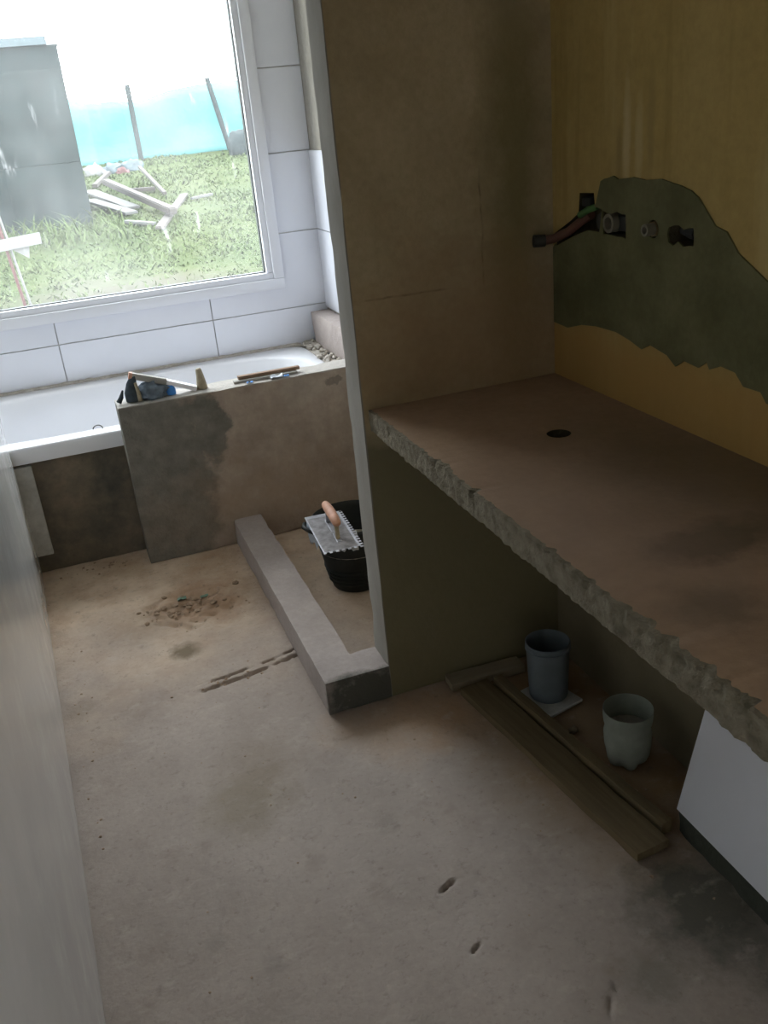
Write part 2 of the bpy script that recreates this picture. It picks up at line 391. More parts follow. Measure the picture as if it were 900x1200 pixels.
YW, XS, XR, YP = 4.31, 1.22, 1.19, 2.085      # window wall, shower side wall, vanity wall, partition face
CZ = 2.5

# ------------------------------------------------------------------ structure
# floor: cast screed with a trenched crack, a broken patch and small pits
def floor_z(x, y):
    p = Vector((x, y, 0)); z = -.0012 + noise.noise(p * 9) * .0012 + noise.noise(p * 30) * .0005
    # cracked chase from (.15,2.38) to (.46,2.44)
    u = (x - .15) / .31
    if -.1 < u < 1.15:
        for off, amp, w in ((0, .024, .011), (.034, .014, .008)):
            c = 2.375 + off + .055 * max(0, u) ** 1.5 + noise.noise(Vector((x * 9, off * 90, 3))) * .008 + noise.noise(Vector((x * 60, off * 90, 6))) * .007 + noise.noise(Vector((x * 140, y * 90, 6))) * .005
            k = max(0, 1 - abs(y - c) / w) * min(1, max(0, (u + .05) * 6)) * min(1, max(0, (1.1 - u) * 8))
            z -= amp * k * min(1.3, max(0, .55 + 2.2 * noise.noise(Vector((x * 17, off * 200, 8))) + .8 * noise.noise(p * 45)))
    # broken patch
    d = math.hypot((x - .20) / .17, (y - 2.90) / .15) + noise.noise(p * 13) * .45
    if d < 1: z -= .013 * min(1, (1 - d) * 4) * max(.1, .5 + 1.6 * noise.noise(p * 26))
    for cx, cy, r, ang, dp in ((.514, 1.386, .030, .45, .012), (.501, 1.217, .020, .5, .009), (.668, .998, .03, 1.0, .006), (.70, 1.03, .02, 1.4, .005), (.02, 2.62, .008, 0, .005), (.13, 1.62, .012, .2, .006), (-.03, 1.95, .009, 0, .005)):
        dx, dy = x - cx, y - cy; a = dx * math.cos(ang) + dy * math.sin(ang); b = -dx * math.sin(ang) + dy * math.cos(ang)
        q = (a / r) ** 2 + ((b + noise.noise(p * 90) * .003) / (r * .24)) ** 2
        if q < 1: z -= dp * (1 - q)
    return z
bm = bmesh.new(); nx, ny = 150, 340; fx0, fx1, fy0, fy1 = -.9, 1.25, -2.7, 3.5
def stepped(a, b, fine, coarse):
    out = [a]
    while out[-1] < b - 1e-6:
        p = out[-1]; st = coarse
        for lo, hi, f_ in fine:
            if lo <= p < hi: st = f_
        out.append(min(b, p + st))
    return out
xs = [-.9, -.6] + stepped(-.34, 1.25, [(.02, .48, .006), (.48, .56, .005), (.64, .72, .006)], .013)
ys = [-2.7, -1.5, .2] + stepped(.8, 3.5, [(.95, 1.06, .007), (1.19, 1.42, .005), (2.33, 2.5, .0032), (2.74, 3.08, .005)], .013)
g = [[bm.verts.new((x, y, floor_z(x, y))) for x in xs] for y in ys]
for j in range(len(ys) - 1):
    for i in range(len(xs) - 1): bm.faces.new((g[j][i], g[j][i + 1], g[j + 1][i + 1], g[j + 1][i]))
bot = [bm.verts.new(p) for p in ((-.9, -2.7, -.12), (1.25, -2.7, -.12), (1.25, 3.5, -.12), (-.9, 3.5, -.12))]
bm.faces.new(bot[::-1])
edges = [[g[0][i] for i in range(len(xs))], [g[j][-1] for j in range(len(ys))], [g[-1][i] for i in range(len(xs))][::-1], [g[j][0] for j in range(len(ys))][::-1]]
for k, e in enumerate(edges): bm.faces.new([bot[k]] + [bot[(k + 1) % 4]] + e[::-1])
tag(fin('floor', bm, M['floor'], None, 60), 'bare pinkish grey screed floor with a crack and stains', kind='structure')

tag(bx('ceiling', -.95, 1.4, -2.75, 4.5, CZ, CZ + .15, M['ceiling']), 'plain plastered ceiling', kind='structure')

# window wall: masonry around the opening, glazed tiles set on it
WX0, WX1, WZ0, WZ1 = -.60, 1.02, .79, 2.36
bm = bmesh.new(); Yb = YW + .010
box(bm, -.95, WX0, Yb, 4.5, 0, CZ); box(bm, WX1, 1.4, Yb, 4.5, 0, CZ)
box(bm, WX0, WX1, Yb, 4.5, 0, WZ0); box(bm, WX0, WX1, Yb, 4.5, WZ1, CZ)
wall_far = tag(fin('wall_window', bm, M['grout']), 'wall under and around the window, faced with large white tiles', kind='structure')
G = .002
def wtile(x0, x1, z0, z1):
    bm = bmesh.new(); box(bm, x0 + G, x1 - G, YW, Yb, z0 + G, z1 - G, .0012)
    return fin('wall_tile', bm, M['tile'], wall_far)
zr = [.0, .345, .69, 1.035, 1.38, 1.725, 2.07, CZ]
for x0, x1 in ((-.65, -.035), (-.035, .66), (.66, XS)): wtile(x0, x1, .36, .69)
for x0, x1 in ((WX0, -.035), (-.035, .66)): wtile(x0, x1, .69, WZ0)
# notched tile in the lower right corner of the window
bm = bmesh.new()
prism(bm, [(.66 + G, .69 + G), (XS - G, .69 + G), (XS - G, 1.035 - G), (WX1 + G, 1.035 - G), (WX1 + G, WZ0 - G), (.66 + G, WZ0 - G)], 'y', YW, Yb)
fin('wall_tile', bm, M['tile'], wall_far)
for a, b in ((1.035, 1.38), (1.38, 1.725), (1.725, 2.07), (2.07, CZ)):
    wtile(WX1, XS, a, b); wtile(-.65, WX0, a, b)
wtile(-.65, WX0, .69, 1.035)
for x0, x1 in ((WX0, -.035), (-.035, .66), (.66, WX1)): wtile(x0, x1, WZ1, CZ)

# shower side wall with two rows of tiles started from the corner
sw = tag(bx('wall_shower', XS, 1.4, 2.19, Yb, 0, CZ, M['bare']), 'bare rendered side wall of the shower above the first tiles', kind='structure')
for a, b in ((.67, 1.035), (1.035, 1.38)):
    for y0, y1 in ((3.62, YW - .001), (2.93, 3.62)):
        bm = bmesh.new(); box(bm, XS - .010, XS, y0 + G, y1 - G, a + G, b - G, .0012); fin('wall_tile', bm, M['tile'], sw)

# vanity wall with chased holes for the pipework
bm = bmesh.new(); box(bm, XR, 1.4, -.45, 2.19, 0, CZ)
wr = tag(fin('wall_right', bm, M['wall_right']), 'ochre plastered wall behind the concrete counter', kind='structure')
def cutter(polyyz, depth):
    bm = bmesh.new(); prism(bm, polyyz, 'x', XR - .03, XR + depth); return fin('cut', bm, None)
def ragged(y0, y1, z0, z1, n=5, a=.006, seed=0):
    rnd = random.Random(seed); P = []
    for i in range(n): P.append((y0 + (y1 - y0) * i / n, z0 + rnd.uniform(-a, a)))
    for i in range(2): P.append((y1 + rnd.uniform(-a, a), z0 + (z1 - z0) * i / 2))
    for i in range(n): P.append((y1 - (y1 - y0) * i / n, z1 + rnd.uniform(-a, a)))
    for i in range(2): P.append((y0 + rnd.uniform(-a, a), z1 - (z1 - z0) * i / 2))
    return P
def wall_cutters():
    return [cutter([(1.87, 1.235), (1.92, 1.235), (1.985, 1.215), (2.065, 1.185), (2.075, 1.215), (2.00, 1.25), (1.965, 1.27), (1.96, 1.315), (1.90, 1.318), (1.895, 1.29), (1.86, 1.285)], .05),
       cutter(ragged(1.765, 1.858, 1.232, 1.281, 5, .004, 3), .055),
       cutter([(1.668 + .019 * math.cos(k * math.pi / 6), 1.259 + .019 * math.sin(k * math.pi / 6)) for k in range(12)], .06),
       cutter(ragged(1.535, 1.615, 1.238, 1.272, 5, .006, 9), .06)]
boolean_cut(wr, wall_cutters())
paint_inside(wr, M['hole'], lambda c, n: XR + .001 < c.x < XR + .1 and 1.1 < c.z < 1.4 and 1.4 < c.y < 2.15)
# darker coat of fresh cement, a few millimetres proud, with ragged edge; it stops short of the holes
PATCH = [(2.08, 1.18), (2.072, 1.188), (2.01, 1.217), (1.933, 1.253), (1.885, 1.297), (1.867, 1.345), (1.852, 1.351), (1.838, 1.353), (1.818, 1.358), (1.80, 1.352), (1.775, 1.354), (1.744, 1.358), (1.70, 1.354), (1.646, 1.358), (1.61, 1.352), (1.582, 1.348),
         (1.55, 1.340), (1.528, 1.329), (1.501, 1.305), (1.475, 1.281), (1.442, 1.273), (1.407, 1.238), (1.369, 1.219), (1.33, 1.199), (1.27, 1.175), (1.20, 1.13), (1.15, 1.03), (1.22, .985), (1.304, .977), (1.321, .995), (1.368, .994), (1.393, 1.016),
         (1.435, 1.019), (1.468, 1.005), (1.477, 1.018), (1.502, 1.001), (1.548, 1.005), (1.576, .987), (1.606, 1.005), (1.667, 1.015), (1.698, .999), (1.741, 1.01), (1.798, 1.019),
         (1.882, 1.017), (1.946, 1.009), (2.012, .99), (2.08, .993)]
bm = bmesh.new(); prism(bm, PATCH, 'x', XR - .004, XR + .0)
pt = fin('cement_patch', bm, M['patch'], wr)
boolean_cut(pt, wall_cutters())
tag(pt, 'dark grey-green patch of fresh cement')

# partition between counter and shower
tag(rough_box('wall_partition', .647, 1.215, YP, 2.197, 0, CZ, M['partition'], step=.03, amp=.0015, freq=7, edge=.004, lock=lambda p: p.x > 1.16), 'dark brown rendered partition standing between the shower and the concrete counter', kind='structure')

# left wall: glossy white face stopping at the bath, on a recessed base
def left_x(y): return -.282 + (3.458 - y) * .0337
bm = bmesh.new(); prism(bm, [(left_x(3.47), 3.47), (left_x(.12), .12), (left_x(.12) - .13, .12), (left_x(3.47) - .13, 3.47)], 'z', .012, CZ)
wl = tag(fin('wall_left', bm, M['wall_left']), 'glossy white wall on the left reflecting the floor and bath front', kind='structure')
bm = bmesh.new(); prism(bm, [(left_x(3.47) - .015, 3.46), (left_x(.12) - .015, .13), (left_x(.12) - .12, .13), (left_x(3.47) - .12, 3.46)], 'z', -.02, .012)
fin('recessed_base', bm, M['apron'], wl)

# niche end wall beyond the left wall, and the wall behind the camera with its doorway
tag(bx('wall_niche', -.95, -.65, .25, Yb, 0, CZ, M['bare']), 'rendered end wall of the bath niche', kind='structure')
bm = bmesh.new(); box(bm, -.9, -.30, -.45, -.35, 0, CZ); box(bm, .62, 1.4, -.55, -.45, 0, CZ); box(bm, -.30, .62, -.45, -.35, 2.05, CZ)
tag(fin('wall_back', bm, M['bare']), 'rendered wall with the doorway the picture is taken from', kind='structure')
bm = bmesh.new(); box(bm, -.95, -.80, -2.7, .25, 0, CZ)
box(bm, 1.25, 1.4, -1.1, -.55, 0, CZ); box(bm, 1.25, 1.4, -2.7, -2.4, 0, CZ); box(bm, 1.25, 1.4, -2.4, -1.1, 0, .8); box(bm, 1.25, 1.4, -2.4, -1.1, 2.3, CZ)  # side opening added behind the camera to let in soft fill light
tag(fin('wall_corridor', bm, M['ceiling']), 'plastered corridor walls behind the doorway, one with an opening added for fill light', kind='structure')
bm = bmesh.new(); box(bm, -.95, 1.4, -2.85, -2.7, 0, CZ)
tag(fin('wall_corridor_end', bm, M['ceiling']), 'plain plastered end wall of the corridor behind the doorway', kind='structure')

# bath front: low rendered apron, with one mortar-smeared tile stuck to it
ap = tag(rough_box('wall_apron', -.65, 1.21, 3.475, 3.55, 0, .445, M['apron'], step=.03, amp=.003, freq=14, edge=.0), 'dark damp rendered front below the bath rim', kind='structure')
bm = bmesh.new(); box(bm, -.44, -.222, 3.455, 3.478, .075, .438, .002); fin('panel', bm, M['tile_back'], ap)
hw = tag(rough_box('wall_half', .118, 1.215, 3.325, 3.448, 0, .63, M['half_wall'], step=.02, amp=.002, freq=10, edge=.004, lock=lambda p: p.x > 1.19), 'damp grey rendered half wall in front of the bath', kind='structure')
# small block of render in the corner at the bath end, and the mortar bed it sits on
tag(rough_box('trim_1', 1.125, 1.215, 3.455, 4.285, .50, .665, M['curb'], step=.025, amp=.004, freq=12, edge=.008), 'rough block of render in the corner at the foot end of the bath', kind='structure')
tag(rough_box('trim_2', 1.06, 1.125, 3.56, 4.30, .445, .512, M['mortar'], step=.02, amp=.006, freq=25, edge=.01), 'ragged mortar bed between bath end and corner block', kind='structure')
tag(rough_box('trim_4', -.64, 1.06, 4.284, 4.311, .50, .521, M['mortar'], step=.015, amp=.003, freq=30, edge=.004), 'thin mortar bead between the bath rim and the wall tiles', kind='structure')
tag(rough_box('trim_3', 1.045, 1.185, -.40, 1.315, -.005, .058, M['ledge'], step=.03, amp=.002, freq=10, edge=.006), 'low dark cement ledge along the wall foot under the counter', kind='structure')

# window_1
w1 = tag(empty('window_1', (.21, YW, WZ0)), 'large white plastic window with dusty, glare-hazed glass above the bath', kind='structure')
def wpart(name, bm, mat, parent=w1): 
    bmesh.ops.translate(bm, verts=bm.verts, vec=-Vector(w1.location)); return fin(name, bm, mat, parent, 40)
def frame_bars(x0, x1, z0, z1, w, y0, y1, name, mat, bev=.003):
    for a in ((x0, x1, z0, z0 + w), (x0, x1, z1 - w, z1), (x0, x0 + w, z0 + w, z1 - w), (x1 - w, x1, z0 + w, z1 - w)):
        bm = bmesh.new(); box(bm, a[0], a[1], y0, y1, a[2], a[3], bev); wpart(name, bm, mat)
frame_bars(WX0 + .001, WX1 - .001, WZ0 + .001, WZ1 - .001, .048, YW - .026, YW + .07, 'frame_bar', M['pvc'], .006)
frame_bars(WX0 + .044, WX1 - .044, WZ0 + .044, WZ1 - .044, .034, YW - .012, YW + .055, 'sash_bar', M['pvc'], .006)
frame_bars(WX0 + .077, WX1 - .077, WZ0 + .077, WZ1 - .077, .005, YW + .012, YW + .045, 'gasket', M['gasket'], 0)
bm = bmesh.new(); box(bm, WX0 + .078, WX1 - .078, YW + .026, YW + .030, WZ0 + .078, WZ1 - .078); wpart('pane', bm, M['glass'])
bm = bmesh.new(); box(bm, WX0 - .03, WX1 + .03, YW + .15, YW + .26, WZ0 - .04, WZ0); wpart('outer_sill', bm, M['bare'])

# ------------------------------------------------------------------ bathtub
tub = tag(empty('bathtub', (.22, 3.88, 0)), 'white bathtub set below the window behind the half wall', 'bathtub')
tx0, tx1, ty0, ty1 = -.635, 1.065, 3.452, 4.303
def ring(a, b, z, cx, cy, n=72, e=2.6):
    P = []
    for k in range(n):
        t_ = 2 * math.pi * k / n; c, s = math.cos(t_), math.sin(t_)
        P.append((cx + a * math.copysign(abs(c) ** (2 / e), c), cy + b * math.copysign(abs(s) ** (2 / e), s), z))
    return P
cx, cy = (tx0 + tx1) / 2, (ty0 + ty1) / 2
ha, hb = (tx1 - tx0) / 2, (ty1 - ty0) / 2
bm = bmesh.new(); rings = []
for a, b, z, e in ((ha, hb, .450, 14), (ha + .000, hb, .500, 14), (ha - .004, hb - .004, .508, 14), (ha - .012, hb - .012, .511, 12), (ha - .050, hb - .075, .511, 4.5),
                   (ha - .060, hb - .088, .507, 4), (ha - .068, hb - .096, .495, 3.8), (ha - .085, hb - .105, .42, 3.5), (ha - .12, hb - .13, .28, 3.3), (ha - .17, hb - .17, .17, 3), (ha - .26, hb - .23, .13, 3), (ha - .5, hb - .33, .12, 2.6), (.03, .02, .118, 2)):
    rings.append([bm.verts.new(p) for p in ring(a, b, z, cx, cy, 96, e)])
for A, B in zip(rings, rings[1:]):
    for k in range(96): bm.faces.new((A[k], A[(k + 1) % 96], B[(k + 1) % 96], B[k]))
bm.faces.new(rings[-1])
# underside so that the shell has thickness
low = [[bm.verts.new(p) for p in ring(a, b, z, cx, cy, 96, e)] for a, b, z, e in ((ha - .02, hb - .02, .450, 12), (ha - .06, hb - .09, .44, 4), (ha - .10, hb - .12, .27, 3.3), (ha - .15, hb - .16, .14, 3), (.03, .02, .10, 2))]
for A, B in zip([rings[0]] + low, low):
    for k in range(96): bm.faces.new((A[k], B[k], B[(k + 1) % 96], A[(k + 1) % 96]))
bm.faces.new(low[-1])
bmesh.ops.translate(bm, verts=bm.verts, vec=-Vector(tub.location)); fin('basin', bm, M['enamel'], tub, 50)
bm = bmesh.new(); tube(bm, [(.04 + .018 * math.cos(k * .3), 3.515 + .006 * math.sin(k * .3) , .512 + .014 * math.sin(k * .3)) for k in range(11)], .0022, 6)
bmesh.ops.translate(bm, verts=bm.verts, vec=-Vector(tub.location)); fin('rim_ring', bm, M['dark_metal'], tub, 60)
# mortar crumbs left around the bath end: too many and too small to count
bm = bmesh.new(); rnd = random.Random(4)
for i in range(90):
    x = rnd.uniform(1.03, 1.125); y = rnd.uniform(3.6, 4.29) if i < 60 else rnd.uniform(4.15, 4.29); s = rnd.uniform(.005, .016)
    if x < 1.06: x = rnd.uniform(1.06, 1.12)
    r_ = bmesh.ops.create_icosphere(bm, subdivisions=1, radius=s)
    for v in r_['verts']: v.co = Vector((v.co.x * rnd.uniform(.6, 1.4), v.co.y * rnd.uniform(.6, 1.4), v.co.z * rnd.uniform(.5, 1))) + Vector((x, y, .515 + s * .4))
tag(fin('mortar_rubble', bm, M['mortar']), 'crumbled grey mortar lying along the end of the bath', 'rubble', kind='stuff')

# ------------------------------------------------------------------ shower curb (L-shaped)
bm = bmesh.new()
A = rough_box('shower_curb', .460, .572, 2.08, 3.326, 0, .106, M['curb'], step=.02, amp=.0011, freq=11, edge=.0035)
B = rough_box('tmp', .55, .650, 2.08, 2.196, 0, .1058, M['curb'], step=.02, amp=.0011, freq=11, edge=.0035)
md = A.modifiers.new('u', 'BOOLEAN'); md.operation = 'UNION'; md.object = B; md.solver = 'EXACT'
dg = bpy.context.evaluated_depsgraph_get(); dg.update(); me = bpy.data.meshes.new_from_object(A.evaluated_get(dg)); A.modifiers.clear(); A.data = me
bpy.data.objects.remove(B, do_unlink=True)
for p in me.polygons: p.use_smooth = True
me.set_sharp_from_angle(angle=R(40))
tag(A, 'low L-shaped rendered kerb on the floor around the shower', 'kerb')

# ------------------------------------------------------------------ concrete counter slab
SX, SZ0, SZ1, SY0 = .662, .800, .855, -.44
bm = bmesh.new(); ny = 520; prof_n = 10; rows = []
for j in range(ny + 1):
    y = SY0 + (YP - .001 - SY0) * j / ny
    row = []
    chip = max(0, noise.noise(Vector((0, y * 7, 2))) - .22) * .03 + max(0, noise.noise(Vector((5, y * 34, 1))) - .08) * .016 + max(0, noise.noise(Vector((5, y * 90, 7)))) * .006
    if .72 < y < 1.0: chip += .020 * max(0, .25 + noise.noise(Vector((3, y * 38, 1))))
    lowd = noise.noise(Vector((9, y * 8, 4))) * .003 + noise.noise(Vector((9, y * 40, 4))) * .003 + noise.noise(Vector((9, y * 110, 4))) * .0015
    for k in range(prof_n + 1):       # front face from top arris to bottom arris
        f_ = k / prof_n; z = SZ1 - .001 + (SZ0 + lowd - SZ1) * f_
        x = SX + chip * max(0, 1 - f_ * 2.2) + noise.noise(Vector((1, y * 14, z * 20))) * .002 + noise.noise(Vector((1, y * 55, z * 60))) * .003 + noise.noise(Vector((1, y * 130, z * 150))) * .002 + .004 * f_
        if k in (2, 3) and y < 1.05: x += .014 * max(0, noise.noise(Vector((2, y * 24, 6))) + .12) * min(1, (1.05 - y) * 6)
        if k == 0: z -= chip * .15
        row.append(bm.verts.new((x, y, z)))
    tops = [bm.verts.new((SX + .008 + chip * 1.25 + noise.noise(Vector((4, y * 50, 0))) * .003, y, SZ1 + noise.noise(Vector((4, y * 12, 0))) * .001)), bm.verts.new((SX + .12, y, SZ1)), bm.verts.new((XR + .004, y, SZ1))]
    bots = [bm.verts.new((SX + .06, y, SZ0)), bm.verts.new((XR + .004, y, SZ0))]
    rows.append((tops[::-1] + row + bots))
nv = len(rows[0])
for a, b in zip(rows, rows[1:]):
    for k in range(nv):
        q = (a[k], a[(k + 1) % nv], b[(k + 1) % nv], b[k])
        f_ = bm.faces.new(q)
        f_.material_index = 0 if k in (0, 1) else 1
        if k == nv - 1: f_.material_index = 1
bm.faces.new(rows[0]).material_index = 1; bm.faces.new(rows[-1][::-1]).material_index = 1
slab = fin('counter_slab', bm, [M['slab_top'], M['slab_edge']], None, 35)
bm = bmesh.new()
P = [(.962 + .0265 * math.cos(k * math.pi / 12), 1.672 + .0265 * math.sin(k * math.pi / 12)) for k in range(24)]
prism(bm, P, 'z', .812, .90)
boolean_cut(slab, [fin('cut', bm, None)])
paint_inside(slab, M['hole'], lambda c, n: (c.x - .962) ** 2 + (c.y - 1.672) ** 2 < .029 ** 2 and abs(n.z) < .5)
tag(slab, 'raw concrete vanity counter with a round drain hole and broken front edge', 'counter')

# ------------------------------------------------------------------ pipework in the wall
def pth(name, label, cat, loc): return tag(empty(name, loc), label, cat)
def local(bm, o): bmesh.ops.translate(bm, verts=bm.verts, vec=-Vector(o.location)); return bm
o = pth('water_pipe', 'slanting brown and green water pipe end in a ragged chase at the wall corner', 'pipe', (XR, 2.0, 1.21))
bm = bmesh.new(); tube(bm, [(1.15, 2.06, 1.203), (1.172, 2.05, 1.206), (1.195, 2.02, 1.222), (1.20, 1.97, 1.250), (1.203, 1.93, 1.268)], .011, 12); fin('pipe', local(bm, o), M['red_pipe'], o, 50)
bm = bmesh.new(); tube(bm, [(1.125, 2.066, 1.204), (1.152, 2.06, 1.203)], .015, 12); fin('end_nut', local(bm, o), M['dark_metal'], o, 50)
bm = bmesh.new(); tube(bm, [(1.187, 1.955, 1.266), (1.192, 1.925, 1.280), (1.20, 1.90, 1.288)], .008, 10); fin('green_branch', local(bm, o), M['green_pipe'], o, 50)
bm = bmesh.new(); box(bm, 1.19, 1.225, 1.918, 1.953, 1.285, 1.306, .004); tube(bm, [(1.20, 1.885, 1.255), (1.225, 1.885, 1.255)], .02, 14); fin('elbow', local(bm, o), M['dark_metal'], o, 50)
o = pth('valve_body', 'pale ringed pipe fitting in the rectangular hole of the wall patch', 'pipe fitting', (XR, 1.83, 1.257))
bm = bmesh.new()
lathe(bm, [(.014, 0), (.021, 0), (.021, .02), (.014, .02)], 20, closed=True); rot_about(bm, (0, 0, 0), R(-90), 'Y'); bmesh.ops.translate(bm, verts=bm.verts, vec=(.016, .005, 0)); fin('ring', bm, M['white_plastic'], o, 50)
bm = bmesh.new(); box(bm, .012, .05, -.062, .026, -.017, .017, .005); fin('body', bm, M['dark_metal'], o, 50)
o = pth('tap_connector', 'brass threaded tap connector standing out of the cement patch', 'pipe fitting', (XR, 1.668, 1.259))
bm = bmesh.new(); tube(bm, [(.055, 0, 0), (-.004, 0, 0)], .0165, 6); fin('nut', bm, M['brass'], o, 30)
bm = bmesh.new(); lathe(bm, [(.008, 0), (.0125, 0), (.0125, .022), (.008, .022)], 18, closed=True); rot_about(bm, (0, 0, 0), R(-90), 'Y'); bmesh.ops.translate(bm, verts=bm.verts, vec=(-.003, 0, 0)); fin('thread', bm, M['white_plastic'], o, 40)
o = pth('capped_pipe', 'dark capped pipe inside the rightmost hole of the wall patch', 'pipe', (XR, 1.575, 1.255))
bm = bmesh.new(); tube(bm, [(.03, -.036, -.004), (.03, .036, .004)], .011, 12); fin('pipe', bm, M['dark_metal'], o, 50)
bm = bmesh.new(); tube(bm, [(.03, -.008, 0), (.03, .016, .002)], .0145, 8); fin('cap', bm, M['dark_metal'], o, 40)

# ------------------------------------------------------------------ bucket and notched trowel
bk = tag(empty('bucket', (.786, 2.79, 0)), 'black rubber builder bucket on the shower floor beside the partition', 'bucket')
bm = bmesh.new(); lathe(bm, [(.02, .0), (.083, .0), (.088, .006), (.099, .05), (.136, .225), (.139, .232), (.146, .235), (.147, .250), (.139, .256), (.133, .250), (.130, .235), (.094, .05), (.083, .014), (.02, .012)], 36)
bkb = fin('body', bm, M['black_rubber'], bk, 40)
bm = bmesh.new()
for z in (.035, .052, .069, .086): 
    r_ = .099 + .037 * (z - .05) / .175
    lathe(bm, [(r_ - .003, z - .003), (r_ + .004, z - .002), (r_ + .004, z + .002), (r_ - .003, z + .003)], 36, closed=True)
fin('ribs', bm, M['black_rubber'], bkb, 50)
bm = bmesh.new(); lathe(bm, [(.01, .150), (.05, .158), (.09, .152), (.122, .150), (.112, .140), (.01, .138)], 24); fin('mortar_fill', bm, M['mortar'], bk, 50)
for s_ in (-1, 1):
    bm = bmesh.new(); tube(bm, [(s_ * .135, -.045, .238), (s_ * .158, -.035, .250), (s_ * .170, 0, .254), (s_ * .158, .035, .250), (s_ * .135, .045, .238)], .007, 8); fin('grip', bm, M['black_rubber'], bk, 60)
# crumpled bag edge over the near rim
bg = tag(empty('plastic_bag', (.66, 2.72, .25)), 'crumpled pale plastic bag hanging over the bucket rim under the trowel', 'bag')
bm = bmesh.new(); n = 26; g = []
for i in range(n + 1):
    a = R(165) + R(95) * i / n; row = []
    for j in range(9):
        f_ = j / 8; w_ = noise.noise(Vector((i * .55, j * .5, 1))) * .006
        rr, zz = [(.118, .215), (.126, .240), (.134, .2585), (.145, .262), (.152, .256), (.154, .243), (.152, .228), (.150, .212), (.150, .197)][j]
        if j > 4: zz += .03 * (f_ - .5) * noise.noise(Vector((i * .6, 0, 5))) * 2 ; rr += abs(w_)
        row.append(bm.verts.new((bk.location.x + rr * math.cos(a) - bg.location.x, bk.location.y + rr * math.sin(a) - bg.location.y, zz + abs(w_) * .4 - bg.location.z)))
    g.append(row)
for a, b in zip(g, g[1:]):
    for j in range(8): bm.faces.new((a[j], a[j + 1], b[j + 1], b[j]))
o = fin('film', bm, M['bag'], bg, 60)
sd = o.modifiers.new('thickness', 'SOLIDIFY'); sd.thickness = .0012
# trowel
tw = tag(empty('notched_trowel', (.688, 2.672, .270), 0), 'notched steel trowel with worn pink wooden handle lying across the bucket', 'trowel')
hw_, hl = .066, .160; nt = .010; P = []
y = -hl
P.append((-hw_, -hl))
# front edge square notches
k = 0; x = -hw_
while x < hw_ - nt * 1.9:
    P += [(x + nt * .9, -hl), (x + nt * .9, -hl + nt), (x + nt * 1.9, -hl + nt), (x + nt * 1.9, -hl)]; x += nt * 2
P.append((hw_, -hl))
y = -hl
while y < hl - nt * 1.9:
    P += [(hw_, y + nt * .9), (hw_ - nt, y + nt * .9), (hw_ - nt, y + nt * 1.9), (hw_, y + nt * 1.9)]; y += nt * 2
P += [(hw_, hl), (-hw_, hl)]
bm = bmesh.new(); prism(bm, P, 'z', -.0008, .0012); twb = fin('blade', bm, M['steel'], tw)
bm = bmesh.new(); g = {}
for i in range(11):
    for j in range(17):
        x = -hw_ * .93 + hw_ * 1.66 * i / 10; y = -hl * .92 + hl * 1.78 * j / 16
        x += noise.noise(Vector((i, j, 0))) * .003
        h_ = max(.0004, .003 + noise.noise(Vector((x * 40, y * 25, 2))) * .004) if 0 < i < 10 and 0 < j < 16 else 0
        g[i, j] = bm.verts.new((x, y, .0013 + h_))
for i in range(10):
    for j in range(16): bm.faces.new((g[i, j], g[i + 1, j], g[i + 1, j + 1], g[i, j + 1]))
fin('mortar_smear', bm, M['smear'], twb, 60)
bm = bmesh.new(); box(bm, -.009, .009, -.100, .100, .0012, .006, .002); fin('mount_plate', bm, M['steel'], tw)
for yy in (-.072, .072):
    bm = bmesh.new(); tube(bm, [(0, yy, .004), (0, yy * .98, .030), (0, yy * .95, .058)], [.008, .007, .009], 10); fin('post', bm, M['clay'] if yy < 0 else M['steel'], tw, 50)
bm = bmesh.new(); tube(bm, [(0, -.090, .060), (0, -.084, .064), (0, -.05, .067), (0, 0, .069), (0, .05, .067), (0, .084, .064), (0, .090, .060)], [.008, .0135, .0155, .0165, .0155, .0135, .008], 14); fin('handle', bm, M['handle_wood'], tw, 60)
tw.rotation_euler = (R(-1), 0, R(-4.3))

# ------------------------------------------------------------------ things on the half wall
TZ = .632
# crumpled cloth
def lump(name, loc, sx, sy, sz, mat, seed, parent=None, f=9, amp=.45, sub=4):
    bm = bmesh.new(); bmesh.ops.create_icosphere(bm, subdivisions=sub, radius=1)
    for v in bm.verts:
        d = v.co.normalized(); n_ = noise.noise(d * 2.1 + Vector((seed, 0, 0))) * amp + noise.noise(d * 5 + Vector((0, seed, 0))) * amp * .6 + abs(noise.noise(d * 9 + Vector((0, 0, seed)))) * amp * .3
        q = d * (1 + n_); v.co = Vector((q.x * sx, q.y * sy, max(-.0, q.z + .35) * sz))
    o = fin(name, bm, mat, parent, 75); o.location = loc; return o
rag = tag(lump('crumpled_rag', (.252, 3.385, TZ), .062, .036, .042, M['rag'], 3), 'crumpled grey-blue rag on the half wall under the knife', 'rag')
# fold of stiff cloth standing up, with a yellowish stick
gv = tag(empty('work_glove', (.190, 3.385, TZ)), 'dark stiff work glove standing at the left end of the half wall', 'glove')
bm = bmesh.new()
tube(bm, [(-.004, 0, 0), (-.006, .002, .03), (-.002, .002, .062), (.008, .004, .088), (.016, .004, .094)], [.030, .026, .019, .012, .006], 14)
for v in bm.verts: v.co += noise.noise_vector(v.co * 40) * .006; v.co.z = max(0, v.co.z)
fin('palm', bm, M['rag_dark'], gv, 70)
bm = bmesh.new(); tube(bm, [(.016, -.022, 0), (.014, -.020, .03), (.010, -.014, .068)], [.009, .008, .005], 10)
for v in bm.verts: v.co.z = max(0, v.co.z)
fin('stained_finger', bm, M['clay'], gv, 70)
bm = bmesh.new(); tube(bm, [(-.060, -.012, .004), (-.048, -.010, .022), (-.038, -.006, .046)], [.010, .008, .003], 8)
